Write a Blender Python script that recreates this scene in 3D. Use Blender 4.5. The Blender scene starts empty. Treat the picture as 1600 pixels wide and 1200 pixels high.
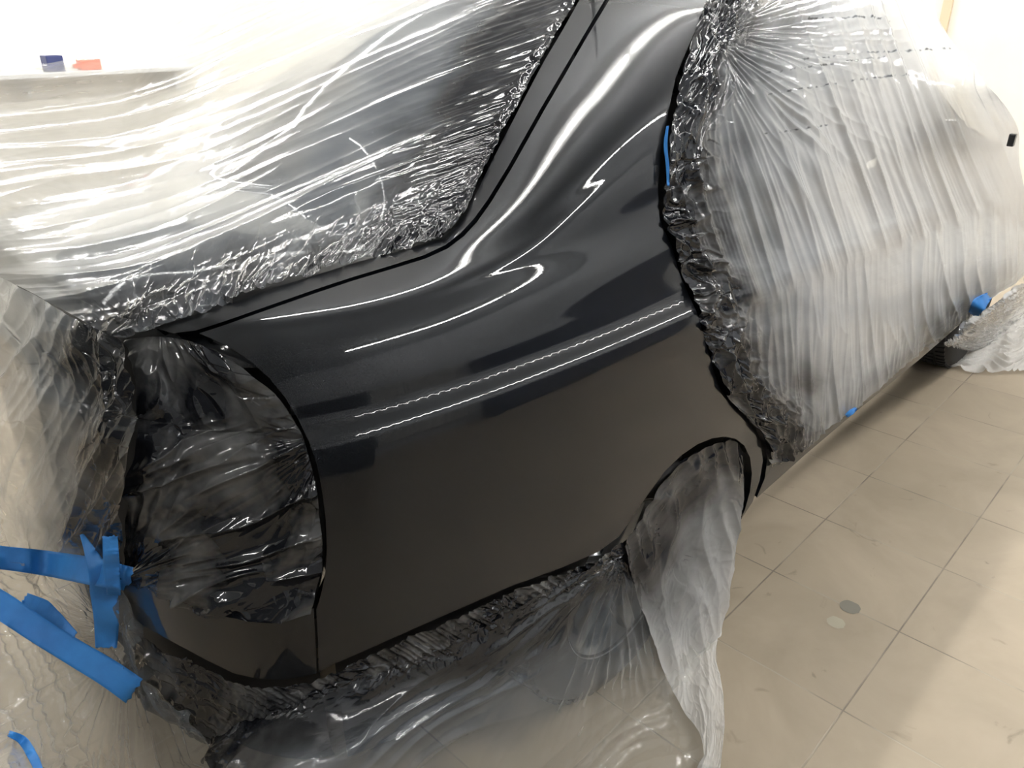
import bpy, bmesh, math, random
import numpy as np
from mathutils import Vector, Matrix
from mathutils.bvhtree import BVHTree
from mathutils.geometry import delaunay_2d_cdt
from mathutils.interpolate import poly_3d_calc

random.seed(3); RS = np.random.RandomState(5)
SC = bpy.context.scene
COL = SC.collection

# ------------------------------------------------------------------ camera
F, PITCH, YAW, HC = 1215.0, math.radians(25.6), math.radians(43.8), 1.55
CAMP = np.array([0.0, 0.0, HC])
cam_d = bpy.data.cameras.new('camera'); cam = bpy.data.objects.new('camera', cam_d); COL.objects.link(cam)
cam.location = CAMP
cam.rotation_euler = (math.pi/2-PITCH, 0, YAW-math.pi/2)
cam_d.sensor_width = 36; cam_d.lens = 36*F/1600; cam_d.clip_start = 0.02
SC.camera = cam
dv = np.array([math.cos(YAW)*math.cos(PITCH), math.sin(YAW)*math.cos(PITCH), -math.sin(PITCH)])
rv = np.array([math.sin(YAW), -math.cos(YAW), 0.0]); uv_ = np.cross(rv, dv)

# ------------------------------------------------------------------ world, exposure
w = bpy.data.worlds.new('world'); SC.world = w; w.use_nodes = True
w.node_tree.nodes['Background'].inputs[0].default_value = (1, .97, .9, 1)
w.node_tree.nodes['Background'].inputs[1].default_value = 0.3
SC.view_settings.view_transform = 'Standard'; SC.view_settings.look = 'None'
SC.view_settings.exposure = 0.0; SC.view_settings.gamma = 1; SC.view_settings.use_curve_mapping = False
TUBE = 185.0                                       # strength of the fluorescent tubes
CEIL = 2.95
RX0, RX1, RY0, RY1 = -3.2, 7.6, -2.4, 5.4         # the spray booth
# tube fixtures: x, y, length, heading
LAMPS = [(x, y) for y in (-0.85, 1.6, 4.5) for x in (-1.72, -0.14, 1.42, 2.98, 4.54, 6.1) if x > .5 or (y > 4 and x > -1) or (y == 1.6 and x < -1)]

# ------------------------------------------------------------------ helpers
def tag(o, label=None, cat=None, group=None, kind=None):
    if label: o['label'] = label
    if cat: o['category'] = cat
    if group: o['group'] = group
    if kind: o['kind'] = kind
    return o
def link(name, me, m, parent=None):
    o = bpy.data.objects.new(name, me); COL.objects.link(o)
    if m is not None: me.materials.append(m)
    if parent is not None: o.parent = parent
    return o
def mesh(name, V, Fc, m, parent=None, smooth=True):
    me = bpy.data.meshes.new(name)
    me.from_pydata([tuple(map(float, v)) for v in V], [], [tuple(map(int, f)) for f in Fc]); me.update()
    if smooth: me.shade_smooth()
    return link(name, me, m, parent)
def empty(name, loc, **k):
    o = bpy.data.objects.new(name, None); COL.objects.link(o); o.location = loc; o.empty_display_size = .1
    return tag(o, **k)
def box(bm, x0, x1, y0, y1, z0, z1):
    vs = [bm.verts.new((x, y, z)) for z in (z0, z1) for y in (y0, y1) for x in (x0, x1)]
    for f in ((0, 2, 3, 1), (4, 5, 7, 6), (0, 1, 5, 4), (2, 6, 7, 3), (0, 4, 6, 2), (1, 3, 7, 5)): bm.faces.new([vs[i] for i in f])
def bmobj(name, bm, m, parent=None, bev=0, smooth=False):
    bmesh.ops.recalc_face_normals(bm, faces=bm.faces)
    if bev: bmesh.ops.bevel(bm, geom=list(bm.edges), offset=bev, segments=2, affect='EDGES', profile=.6)
    me = bpy.data.meshes.new(name); bm.to_mesh(me); bm.free()
    if smooth: me.shade_smooth()
    return link(name, me, m, parent)
def lathe(name, prof, n, m, parent=None, axis='y', center=(0, 0, 0)):
    V = []; Fc = []
    for (r, a) in prof:
        for k in range(n):
            t = 2*math.pi*k/n
            V.append((center[0]+r*math.cos(t), center[1]+a, center[2]+r*math.sin(t)) if axis == 'y'
                     else (center[0]+a, center[1]+r*math.cos(t), center[2]+r*math.sin(t)))
    for i in range(len(prof)-1):
        for k in range(n):
            k2 = (k+1) % n
            Fc.append((i*n+k, i*n+k2, (i+1)*n+k2, (i+1)*n+k))
    return mesh(name, V, Fc, m, parent)

def rays(P):
    P = np.asarray(P, float)
    v = dv + rv*((P[..., 0]-800)/F)[..., None] - uv_*((P[..., 1]-600)/F)[..., None]
    return v/np.linalg.norm(v, axis=-1, keepdims=True)
def plane_depth(P, n, c):
    """distance along each ray to the plane n.x = c"""
    n = np.asarray(n, float)
    return (c-CAMP@n)/(rays(P)@n)
def hermite(xk, yk, x):
    xk = np.asarray(xk, float); yk = np.asarray(yk, float); x = np.asarray(x, float)
    n = len(xk); d = np.zeros_like(yk); s = (yk[1:]-yk[:-1])/(xk[1:]-xk[:-1]).reshape((-1,)+(1,)*(yk.ndim-1))
    h = (xk[1:]-xk[:-1]).reshape((-1,)+(1,)*(yk.ndim-1))
    d[1:-1] = (s[:-1]*h[1:]+s[1:]*h[:-1])/(h[1:]+h[:-1]); d[0] = s[0]; d[-1] = s[-1]
    i = np.clip(np.searchsorted(xk, x, side='right')-1, 0, n-2)
    sh = (-1,)+(1,)*(yk.ndim-1)
    H = (xk[i+1]-xk[i]).reshape(sh); t = np.clip((x-xk[i]), 0, None).reshape(sh)/H; t = np.clip(t, 0, 1)
    return (2*t**3-3*t**2+1)*yk[i]+(t**3-2*t**2+t)*H*d[i]+(-2*t**3+3*t**2)*yk[i+1]+(t**3-t**2)*H*d[i+1]
def curve(pts, n):
    """smooth resample of a polyline at n even steps"""
    p = np.asarray(pts, float); s = np.r_[0, np.cumsum(np.linalg.norm(np.diff(p, axis=0), axis=1))]
    return hermite(s, p, np.linspace(0, s[-1], n))
# ---- noise (numpy)
_perm = RS.permutation(512); _g = RS.uniform(-1, 1, 512)
_ga = RS.uniform(0, 2*np.pi, 512)
def gn(x, y, seed=0):
    """2-D gradient noise, about -1..1"""
    x = np.asarray(x, float); y = np.asarray(y, float)
    xi = np.floor(x).astype(int); yi = np.floor(y).astype(int); fx = x-xi; fy = y-yi
    def g(a, b, dx, dy):
        h = _ga[_perm[(_perm[(a+seed*37) % 512]+b) % 512]]
        return np.cos(h)*dx+np.sin(h)*dy
    u = fx*fx*fx*(fx*(fx*6-15)+10); v = fy*fy*fy*(fy*(fy*6-15)+10)
    n = (g(xi, yi, fx, fy)*(1-u)+g(xi+1, yi, fx-1, fy)*u)*(1-v)+(g(xi, yi+1, fx, fy-1)*(1-u)+g(xi+1, yi+1, fx-1, fy-1)*u)*v
    return n*1.5
def ridge(x, y, seed=0, p=1.0):
    return (1-np.minimum(1, np.abs(gn(x, y, seed))*1.6))**p
def facets(x, y, seed=0):
    """crumpled foil: height of the nearest of several random tilted planes"""
    xi = np.floor(x).astype(int); yi = np.floor(y).astype(int)
    best = np.full(x.shape, 9.0); hgt = np.zeros(x.shape)
    for a in (-1, 0, 1):
        for b in (-1, 0, 1):
            cx = xi+a; cy = yi+b
            h = _perm[(_perm[(cx+seed*31) % 512]+cy) % 512]
            jx = _g[h]*.5+.5; jy = _g[(h+101) % 512]*.5+.5
            dx = x-(cx+jx); dy = y-(cy+jy); dd = dx*dx+dy*dy
            hh = _g[(h+57) % 512]*.4+_g[(h+211) % 512]*dx+_g[(h+307) % 512]*dy
            m = dd < best
            best = np.where(m, dd, best); hgt = np.where(m, hh, hgt)
    return hgt
def sm(a, b, x):
    t = np.clip((x-a)/(b-a), 0, 1); return t*t*(3-2*t)

# ------------------------------------------------------------------ materials
def newmat(name):
    m = bpy.data.materials.new(name); m.use_nodes = True; nt = m.node_tree
    return m, nt, nt.nodes['Principled BSDF']
def N(nt, t, **k):
    n = nt.nodes.new(t)
    for a, b in k.items(): setattr(n, a, b)
    return n
def simple(name, col, rough=.5, metal=0, spec=.5, coat=0, emis=0):
    m, nt, p = newmat(name)
    p.inputs['Base Color'].default_value = (*col, 1); p.inputs['Roughness'].default_value = rough
    p.inputs['Metallic'].default_value = metal; p.inputs['Specular IOR Level'].default_value = spec
    p.inputs['Coat Weight'].default_value = coat; p.inputs['Coat Roughness'].default_value = .03
    # faint unevenness so no surface is perfectly uniform
    if not emis:
        nz = N(nt, 'ShaderNodeTexNoise'); nz.inputs['Scale'].default_value = 9; nz.inputs['Detail'].default_value = 4
        mx = N(nt, 'ShaderNodeMix', data_type='RGBA', blend_type='MULTIPLY'); mx.inputs[0].default_value = .25
        tc = N(nt, 'ShaderNodeTexCoord'); nt.links.new(tc.outputs['Object'], nz.inputs['Vector'])
        mx.inputs[6].default_value = (*col, 1); nt.links.new(nz.outputs['Fac'], mx.inputs[7]); nt.links.new(mx.outputs[2], p.inputs['Base Color'])
    if emis:
        p.inputs['Emission Color'].default_value = (*col, 1); p.inputs['Emission Strength'].default_value = emis
    return m
def paint():
    m, nt, p = newmat('fresh black blue car paint')
    p.inputs['Roughness'].default_value = .45; p.inputs['Metallic'].default_value = .15
    p.inputs['Coat Weight'].default_value = 1; p.inputs['Coat Roughness'].default_value = .012; p.inputs['Coat IOR'].default_value = 1.41; p.inputs['Specular IOR Level'].default_value = .1
    tc = N(nt, 'ShaderNodeTexCoord'); vo = N(nt, 'ShaderNodeTexVoronoi'); vo.inputs['Scale'].default_value = 2200
    rp = N(nt, 'ShaderNodeValToRGB'); e = rp.color_ramp.elements
    e[0].position = 0; e[0].color = (.0017, .0026, .0042, 1); e[1].position = 1; e[1].color = (.0024, .0037, .006, 1)
    nt.links.new(tc.outputs['Object'], vo.inputs['Vector']); nt.links.new(vo.outputs['Color'], rp.inputs[0]); nt.links.new(rp.outputs[0], p.inputs['Base Color'])
    # orange peel in the clear coat
    nz = N(nt, 'ShaderNodeTexNoise'); nz.inputs['Scale'].default_value = 260; nz.inputs['Detail'].default_value = 1
    bp = N(nt, 'ShaderNodeBump'); bp.inputs['Strength'].default_value = .012; bp.inputs['Distance'].default_value = .002
    nt.links.new(tc.outputs['Object'], nz.inputs['Vector']); nt.links.new(nz.outputs['Fac'], bp.inputs['Height']); nt.links.new(bp.outputs[0], p.inputs['Coat Normal'])
    return m
def film_mat(name, opacity=.55, tint=(.86, .86, .84), gloss=.07, bump=.16):
    m, nt, p = newmat(name); nt.nodes.remove(p); out = nt.nodes['Material Output']; L = nt.links.new
    def math_(op, a, b=None, c=None):
        n = N(nt, 'ShaderNodeMath', operation=op)
        for i, q in enumerate((a, b, c)):
            if q is None: continue
            if isinstance(q, (int, float)): n.inputs[i].default_value = q
            else: L(q, n.inputs[i])
        n.use_clamp = False
        return n.outputs[0]
    sp = N(nt, 'ShaderNodeAttribute', attribute_name='spray'); cr = N(nt, 'ShaderNodeAttribute', attribute_name='crumple')
    uvn = N(nt, 'ShaderNodeAttribute', attribute_name='sheet')      # sheet coordinates in metres
    # fine creases: long ones along the sheet, foil facets where it is crumpled
    mp = N(nt, 'ShaderNodeMapping'); mp.inputs['Scale'].default_value = (5, 60, 1); L(uvn.outputs['Vector'], mp.inputs[0])
    n1 = N(nt, 'ShaderNodeTexNoise'); n1.inputs['Scale'].default_value = 1; n1.inputs['Detail'].default_value = 5; n1.inputs['Distortion'].default_value = .6; L(mp.outputs[0], n1.inputs['Vector'])
    n2 = N(nt, 'ShaderNodeTexNoise'); n2.inputs['Scale'].default_value = 16; n2.inputs['Detail'].default_value = 6; n2.inputs['Roughness'].default_value = .62; n2.inputs['Distortion'].default_value = .8; L(uvn.outputs['Vector'], n2.inputs['Vector'])
    nd = N(nt, 'ShaderNodeTexNoise'); nd.inputs['Scale'].default_value = 18; L(uvn.outputs['Vector'], nd.inputs['Vector'])
    vm = N(nt, 'ShaderNodeVectorMath', operation='MULTIPLY_ADD'); L(nd.outputs['Color'], vm.inputs[0]); vm.inputs[1].default_value = (.06, .06, 0); L(uvn.outputs['Vector'], vm.inputs[2])
    vo = N(nt, 'ShaderNodeTexVoronoi', feature='F1'); vo.inputs['Scale'].default_value = 42; L(vm.outputs[0], vo.inputs['Vector'])
    b1 = N(nt, 'ShaderNodeBump'); b1.inputs['Strength'].default_value = bump; b1.inputs['Distance'].default_value = .006; L(n1.outputs['Fac'], b1.inputs['Height'])
    b2 = N(nt, 'ShaderNodeBump'); b2.inputs['Strength'].default_value = bump*.8; b2.inputs['Distance'].default_value = .008; L(n2.outputs['Fac'], b2.inputs['Height']); L(b1.outputs[0], b2.inputs['Normal'])
    b3 = N(nt, 'ShaderNodeBump'); b3.inputs['Distance'].default_value = .01; L(math_('MULTIPLY', cr.outputs['Fac'], .2), b3.inputs['Strength']); L(vo.outputs['Distance'], b3.inputs['Height']); L(b2.outputs[0], b3.inputs['Normal'])
    # milky sheet: seen at a slant the light crosses more film
    lw = N(nt, 'ShaderNodeLayerWeight'); lw.inputs[0].default_value = .5; L(b2.outputs[0], lw.inputs['Normal'])
    cosv = math_('MAXIMUM', math_('SUBTRACT', 1.0, lw.outputs['Facing']), .12)
    op = math_('SUBTRACT', 1.0, math_('POWER', 1-opacity, math_('DIVIDE', 1.0, math_('POWER', cosv, .7))))
    tr = N(nt, 'ShaderNodeBsdfTransparent'); tr.inputs[0].default_value = (.96, .97, .97, 1)
    df = N(nt, 'ShaderNodeBsdfDiffuse'); df.inputs[0].default_value = (*tint, 1); L(b3.outputs[0], df.inputs['Normal'])
    tl = N(nt, 'ShaderNodeBsdfTranslucent'); tl.inputs[0].default_value = (*tint, 1); L(b3.outputs[0], tl.inputs['Normal'])
    m1 = N(nt, 'ShaderNodeMixShader'); m1.inputs[0].default_value = .35; L(df.outputs[0], m1.inputs[1]); L(tl.outputs[0], m1.inputs[2])
    m2 = N(nt, 'ShaderNodeMixShader'); L(op, m2.inputs[0]); L(tr.outputs[0], m2.inputs[1]); L(m1.outputs[0], m2.inputs[2])
    # overspray dust: thin = blue, thick = black
    n3 = N(nt, 'ShaderNodeTexNoise'); n3.inputs['Scale'].default_value = 7; n3.inputs['Detail'].default_value = 5; L(uvn.outputs['Vector'], n3.inputs['Vector'])
    dens = math_('ADD', sp.outputs['Fac'], math_('MULTIPLY', math_('SUBTRACT', n3.outputs['Fac'], .5), math_('MULTIPLY', sp.outputs['Fac'], .9)))
    cl = N(nt, 'ShaderNodeClamp'); L(dens, cl.inputs[0])
    rc = N(nt, 'ShaderNodeValToRGB'); e = rc.color_ramp.elements
    e[0].position = 0; e[0].color = (.07, .14, .22, 1); e[1].position = .85; e[1].color = (.008, .009, .012, 1)
    q = rc.color_ramp.elements.new(.4); q.color = (.022, .045, .075, 1)
    L(cl.outputs[0], rc.inputs[0])
    pg = N(nt, 'ShaderNodeBsdfDiffuse'); L(rc.outputs[0], pg.inputs[0]); L(b3.outputs[0], pg.inputs['Normal'])
    m3 = N(nt, 'ShaderNodeMixShader'); L(cl.outputs[0], m3.inputs[0]); L(m2.outputs[0], m3.inputs[1]); L(pg.outputs[0], m3.inputs[2])
    # reflectance of a thin sheet, both faces alike
    lf = N(nt, 'ShaderNodeLayerWeight'); lf.inputs[0].default_value = .5; L(b3.outputs[0], lf.inputs['Normal'])
    fres = math_('ADD', .05, math_('MULTIPLY', math_('POWER', lf.outputs['Facing'], 5.0), .8))
    gl = N(nt, 'ShaderNodeBsdfAnisotropic') if False else N(nt, 'ShaderNodeBsdfGlossy'); L(math_('MAXIMUM', math_('SUBTRACT', gloss, math_('MULTIPLY', cr.outputs['Fac'], .07)), .035), gl.inputs['Roughness']); L(b3.outputs[0], gl.inputs['Normal'])
    m4 = N(nt, 'ShaderNodeMixShader'); L(fres, m4.inputs[0]); L(m3.outputs[0], m4.inputs[1]); L(gl.outputs[0], m4.inputs[2])
    L(m4.outputs[0], out.inputs[0])
    return m
def tape_mat():
    m, nt, p = newmat('blue crepe masking tape'); L = nt.links.new
    p.inputs['Roughness'].default_value = .55
    tc = N(nt, 'ShaderNodeTexCoord'); nz = N(nt, 'ShaderNodeTexNoise'); nz.inputs['Scale'].default_value = 14; nz.inputs['Detail'].default_value = 5
    rp = N(nt, 'ShaderNodeValToRGB'); e = rp.color_ramp.elements
    e[0].position = .3; e[0].color = (.016, .15, .46, 1); e[1].position = .75; e[1].color = (.035, .25, .66, 1)
    L(tc.outputs['Object'], nz.inputs['Vector']); L(nz.outputs['Fac'], rp.inputs[0]); L(rp.outputs[0], p.inputs['Base Color'])
    n2 = N(nt, 'ShaderNodeTexNoise'); n2.inputs['Scale'].default_value = 400; L(tc.outputs['Object'], n2.inputs['Vector'])
    bp = N(nt, 'ShaderNodeBump'); bp.inputs['Strength'].default_value = .25; bp.inputs['Distance'].default_value = .001; L(n2.outputs['Fac'], bp.inputs['Height']); L(bp.outputs[0], p.inputs['Normal'])
    return m
TILE = .374; TX0 = 1.931; TY0 = .740
def floor_mat():
    m, nt, p = newmat('worn beige floor tiles'); L = nt.links.new
    p.inputs['Roughness'].default_value = .5; p.inputs['Specular IOR Level'].default_value = .35
    tc = N(nt, 'ShaderNodeTexCoord'); mp = N(nt, 'ShaderNodeMapping')
    mp.inputs['Location'].default_value = (-TX0/TILE, -TY0/TILE, 0); mp.inputs['Scale'].default_value = (1/TILE, 1/TILE, 1); L(tc.outputs['Object'], mp.inputs[0])
    # broad mottling
    n1 = N(nt, 'ShaderNodeTexNoise'); n1.inputs['Scale'].default_value = 2.6; n1.inputs['Detail'].default_value = 7; n1.inputs['Roughness'].default_value = .6; n1.inputs['Distortion'].default_value = .6; L(tc.outputs['Object'], n1.inputs['Vector'])
    rp = N(nt, 'ShaderNodeValToRGB'); e = rp.color_ramp.elements
    e[0].position = .28; e[0].color = (.32, .266, .196, 1); e[1].position = .75; e[1].color = (.43, .36, .272, 1)
    L(n1.outputs['Fac'], rp.inputs[0])
    # each tile a slightly different tone
    fl = N(nt, 'ShaderNodeVectorMath', operation='FLOOR'); L(mp.outputs[0], fl.inputs[0])
    wn = N(nt, 'ShaderNodeTexWhiteNoise', noise_dimensions='3D'); L(fl.outputs[0], wn.inputs['Vector'])
    mr = N(nt, 'ShaderNodeMapRange'); mr.inputs['To Min'].default_value = .94; mr.inputs['To Max'].default_value = 1.04; L(wn.outputs['Value'], mr.inputs['Value'])
    mx = N(nt, 'ShaderNodeMix', data_type='RGBA', blend_type='MULTIPLY'); mx.inputs[0].default_value = 1; L(rp.outputs[0], mx.inputs[6]); L(mr.outputs[0], mx.inputs[7])
    # dark scuffs
    n2 = N(nt, 'ShaderNodeTexNoise'); n2.inputs['Scale'].default_value = 9; n2.inputs['Detail'].default_value = 8; n2.inputs['Distortion'].default_value = 1.5; L(tc.outputs['Object'], n2.inputs['Vector'])
    sr = N(nt, 'ShaderNodeValToRGB'); s = sr.color_ramp.elements; s[0].position = .66; s[0].color = (0, 0, 0, 1); s[1].position = .74; s[1].color = (.5, .5, .5, 1); L(n2.outputs['Fac'], sr.inputs[0])
    m2 = N(nt, 'ShaderNodeMix', data_type='RGBA'); L(sr.outputs[0], m2.inputs[0]); L(mx.outputs[2], m2.inputs[6]); m2.inputs[7].default_value = (.15, .13, .10, 1)
    # grout
    sx = N(nt, 'ShaderNodeSeparateXYZ'); L(mp.outputs[0], sx.inputs[0])
    def line(o):
        f = N(nt, 'ShaderNodeMath', operation='FRACT'); L(o, f.inputs[0])
        a = N(nt, 'ShaderNodeMath', operation='SUBTRACT'); L(f.outputs[0], a.inputs[0]); a.inputs[1].default_value = .5
        b = N(nt, 'ShaderNodeMath', operation='ABSOLUTE'); L(a.outputs[0], b.inputs[0])
        g = N(nt, 'ShaderNodeMapRange'); g.inputs['From Min'].default_value = .4925; g.inputs['From Max'].default_value = .496; L(b.outputs[0], g.inputs['Value'])
        return g.outputs[0]
    mxx = N(nt, 'ShaderNodeMath', operation='MAXIMUM'); L(line(sx.outputs[0]), mxx.inputs[0]); L(line(sx.outputs[1]), mxx.inputs[1])
    n4 = N(nt, 'ShaderNodeTexNoise'); n4.inputs['Scale'].default_value = 5; L(tc.outputs['Object'], n4.inputs['Vector'])
    gr = N(nt, 'ShaderNodeValToRGB'); g_ = gr.color_ramp.elements; g_[0].position = .4; g_[0].color = (.36, .32, .25, 1); g_[1].position = .6; g_[1].color = (.14, .12, .10, 1); L(n4.outputs['Fac'], gr.inputs[0])
    m3 = N(nt, 'ShaderNodeMix', data_type='RGBA'); fm = N(nt, 'ShaderNodeMath', operation='MULTIPLY'); fm.inputs[1].default_value = .8; L(mxx.outputs[0], fm.inputs[0])
    L(fm.outputs[0], m3.inputs[0]); L(m2.outputs[2], m3.inputs[6]); L(gr.outputs[0], m3.inputs[7]); L(m3.outputs[2], p.inputs['Base Color'])
    inv = N(nt, 'ShaderNodeMath', operation='MULTIPLY'); inv.inputs[1].default_value = -1; L(mxx.outputs[0], inv.inputs[0])
    ad = N(nt, 'ShaderNodeMath', operation='MULTIPLY_ADD'); L(n1.outputs['Fac'], ad.inputs[0]); ad.inputs[1].default_value = .5; L(inv.outputs[0], ad.inputs[2])
    bp = N(nt, 'ShaderNodeBump'); bp.inputs['Strength'].default_value = .4; bp.inputs['Distance'].default_value = .0015; L(ad.outputs[0], bp.inputs['Height']); L(bp.outputs[0], p.inputs['Normal'])
    return m
def wall_mat(name, c0, c1):
    m, nt, p = newmat(name); L = nt.links.new; p.inputs['Roughness'].default_value = .6
    tc = N(nt, 'ShaderNodeTexCoord'); nz = N(nt, 'ShaderNodeTexNoise'); nz.inputs['Scale'].default_value = 1.2; nz.inputs['Detail'].default_value = 6
    rp = N(nt, 'ShaderNodeValToRGB'); e = rp.color_ramp.elements; e[0].position = .3; e[0].color = (*c0, 1); e[1].position = .6; e[1].color = (*c1, 1)
    L(tc.outputs['Object'], nz.inputs['Vector']); L(nz.outputs['Fac'], rp.inputs[0]); L(rp.outputs[0], p.inputs['Base Color'])
    return m

PAINT = paint(); FILM = film_mat('milky masking film', opacity=.55, tint=(.84, .83, .81), gloss=.09, bump=.08); FILMA = film_mat('milky masking film over trunk', opacity=.31, tint=(.60, .595, .585), gloss=.14, bump=.05); FILMK = film_mat('painted over film', opacity=.9, gloss=.045, bump=.05); FILMC = film_mat('clear masking film', opacity=.26, gloss=.08, bump=.14)
FILMD = film_mat('thin drop film', opacity=.17, tint=(.82, .79, .73), gloss=.11, bump=.08)
TAPE = tape_mat(); FLOOR = floor_mat(); WALL = wall_mat('cream booth wall', (.80, .775, .70), (.87, .845, .77)); CEILM = wall_mat('white booth ceiling', (.64, .68, .73), (.70, .74, .79))
DARK = simple('black underseal', (.006, .006, .007), .8); RUBBER = simple('tyre rubber', (.02, .02, .021), .75)
GLASS = simple('tinted car glass', (.006, .008, .01), .05); ALLOY = simple('silver alloy', (.55, .56, .58), .3, .9)
TRIM = simple('black window trim', (.01, .01, .012), .18); TUBEM = simple('lit fluorescent tube', (1, .985, .955), .5, emis=TUBE)
WHITE = simple('white enamel', (.8, .8, .78), .35); STEEL = simple('dark added shutter', (.045, .05, .058), .4); PRIMER = PAINT

# ------------------------------------------------------------------ the booth
def plane(name, pts, m):
    o = mesh(name, pts, [(0, 1, 2, 3)], m, smooth=False); tag(o, kind='structure'); return o
WALLR = wall_mat('blue grey booth wall', (.47, .49, .52), (.53, .55, .58))
plane('floor', [(RX0, RY0, 0), (RX1, RY0, 0), (RX1, RY1, 0), (RX0, RY1, 0)], FLOOR)
plane('ceiling', [(RX0, RY0, CEIL), (RX0, RY1, CEIL), (RX1, RY1, CEIL), (RX1, RY0, CEIL)], CEILM)
plane('wall_left', [(RX0, RY1, 0), (RX1, RY1, 0), (RX1, RY1, CEIL), (RX0, RY1, CEIL)], WALL)
plane('wall_right', [(RX0, RY0, 0), (RX0, RY0, CEIL), (RX1, RY0, CEIL), (RX1, RY0, 0)], WALLR)
plane('wall_front', [(RX1, RY0, 0), (RX1, RY0, CEIL), (RX1, RY1, CEIL), (RX1, RY1, 0)], WALL)
plane('wall_back', [(RX0, RY0, 0), (RX0, RY1, 0), (RX0, RY1, CEIL), (RX0, RY0, CEIL)], WALL)

bm = bmesh.new()
for k in range(26): box(bm, RX0+.01, RX0+.04, RY0+.5, RY1-1.0, .02+k*.1, .112+k*.1)
tag(bmobj('added_shutter_1', bm, STEEL, None, .006), kind='structure')  # unseen shutter, added so the tail-lamp film mirrors dark instead of bright wall
bm = bmesh.new(); box(bm, RX1-.04, RX1-.005, 2.29, 2.36, 0, CEIL); tag(bmobj('trim_1', bm, wall_mat('beige corner trim', (.62, .50, .34), (.68, .56, .40))), kind='structure')
bm = bmesh.new(); box(bm, 1.0, 1.015, RY1-.02, RY1-.004, 0, CEIL); tag(bmobj('trim_2', bm, WALL), kind='structure')

# light fittings
def fitting(x, y, first=[None]):
    if first[0] is None:
        t = empty('ceiling_light', (x, y, CEIL)); bm = bmesh.new(); box(bm, -.78, .78, -.09, .09, -.05, 0)
        bmobj('housing', bm, WHITE, t, .006)
        lathe('light_tube', [(0, -.74), (.013, -.74), (.013, .74), (0, .74)], 12, TUBEM, t, axis='x', center=(0, 0, -.075))
        first[0] = t
    else:
        t = first[0].copy(); COL.objects.link(t); t.location = (x, y, CEIL)
        for c in list(first[0].children):
            d = c.copy(); COL.objects.link(d); d.parent = t
    return t
for i, (x, y) in enumerate(LAMPS):
    tag(fitting(x, y), 'white single-tube fluorescent light on the booth ceiling', 'ceiling light', 'single-tube ceiling lights of the booth')

# things standing along the right wall, behind the camera (the paint mirrors them)
def cabinet(x0, x1, h, m, name, label, cat, doors=2, depth=.5):
    t = empty(name, ((x0+x1)/2, RY0+.02+depth/2, 0), label=label, cat=cat); wd = (x1-x0)/2; d = depth/2
    bm = bmesh.new(); box(bm, -wd, wd, -d, d-.02, .06, h); bmobj('body', bm, m, t, .004)
    bm = bmesh.new(); box(bm, -wd+.03, wd-.03, -d, d-.06, 0, .06); bmobj('plinth', bm, DARK, t)
    for k in range(doors):
        a = -wd+.01+k*(2*wd-.02)/doors; b = a+(2*wd-.02)/doors-.01
        bm = bmesh.new(); box(bm, a, b, d-.018, d, .09, h-.03); dr = bmobj('door', bm, m, t, .003)
        bm = bmesh.new(); box(bm, b-.06, b-.045, d, d+.03, h*.45, h*.45+.16); bmobj('handle', bm, ALLOY, dr, .003)
CABM = simple('dark grey cabinet enamel', (.03, .034, .04), .45); BLUEM = simple('dark blue bench', (.012, .02, .05), .5)
cabinet(-.55, .75, .95, CABM, 'tool_cabinet', 'dark grey metal tool cabinet against the right booth wall', 'cabinet')
cabinet(2.3, 4.9, .85, BLUEM, 'workbench', 'long dark blue workbench against the right booth wall', 'workbench', doors=4)
rad = empty('radiator', (1.5, RY0+.1, .35), label='white ribbed panel radiator on the right booth wall', cat='radiator')
bm = bmesh.new(); box(bm, -.65, .65, -.07, -.05, 0, .6); bmobj('back_panel', bm, WHITE, rad)
bm = bmesh.new()
for k in range(24): box(bm, -.64+k*.0537, -.61+k*.0537, -.05, .03, .02, .58)
bmobj('ribs', bm, WHITE, rad)

# ------------------------------------------------------------------ the car's surface
DZ = .15; YC = 1.64
PLAN = [(.27, 1.64), (.278, 1.42), (.30, 1.2), (.345, 1.03), (.42, .92), (.54, .86), (.72, .82), (1.0, .79), (1.4, .775), (2.0, .77), (3.0, .775), (3.8, .80), (4.3, .88), (4.6, 1.1), (4.66, 1.64)]
LOW = [(.03, .09), (.004, .155), (.0, .30), (.001, .46), (.010, .62), (.024, .76), (.031, .806), (.037, .820), (.055, .835), (.062, .846), (.071, .885)]
NK = 17
STN = [(.27, [(.094, .935), (.126, .967), (.165, .990), (.30, 1.025), (.58, 1.045), (.88, 1.05)]),
       (.80, [(.092, .935), (.124, .972), (.163, 1.0), (.30, 1.032), (.58, 1.055), (.88, 1.06)]),
       (1.0, [(.088, .945), (.119, .992), (.150, 1.032), (.25, 1.075), (.58, 1.12), (.88, 1.13)]),
       (1.3, [(.081, .955), (.102, 1.03), (.125, 1.15), (.22, 1.235), (.58, 1.30), (.88, 1.31)]),
       (1.65, [(.078, .975), (.099, 1.08), (.15, 1.25), (.28, 1.385), (.58, 1.45), (.88, 1.46)]),
       (2.2, [(.078, .98), (.103, 1.09), (.16, 1.28), (.29, 1.415), (.58, 1.48), (.88, 1.49)]),
       (3.0, [(.078, .98), (.105, 1.08), (.18, 1.25), (.31, 1.39), (.58, 1.46), (.88, 1.48)]),
       (3.7, [(.042, .93), (.07, .95), (.13, .975), (.25, .99), (.58, 1.02), (.88, 1.03)]),
       (4.66, [(.042, .82), (.07, .84), (.13, .86), (.25, .87), (.58, .89), (.88, .90)])]
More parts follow.
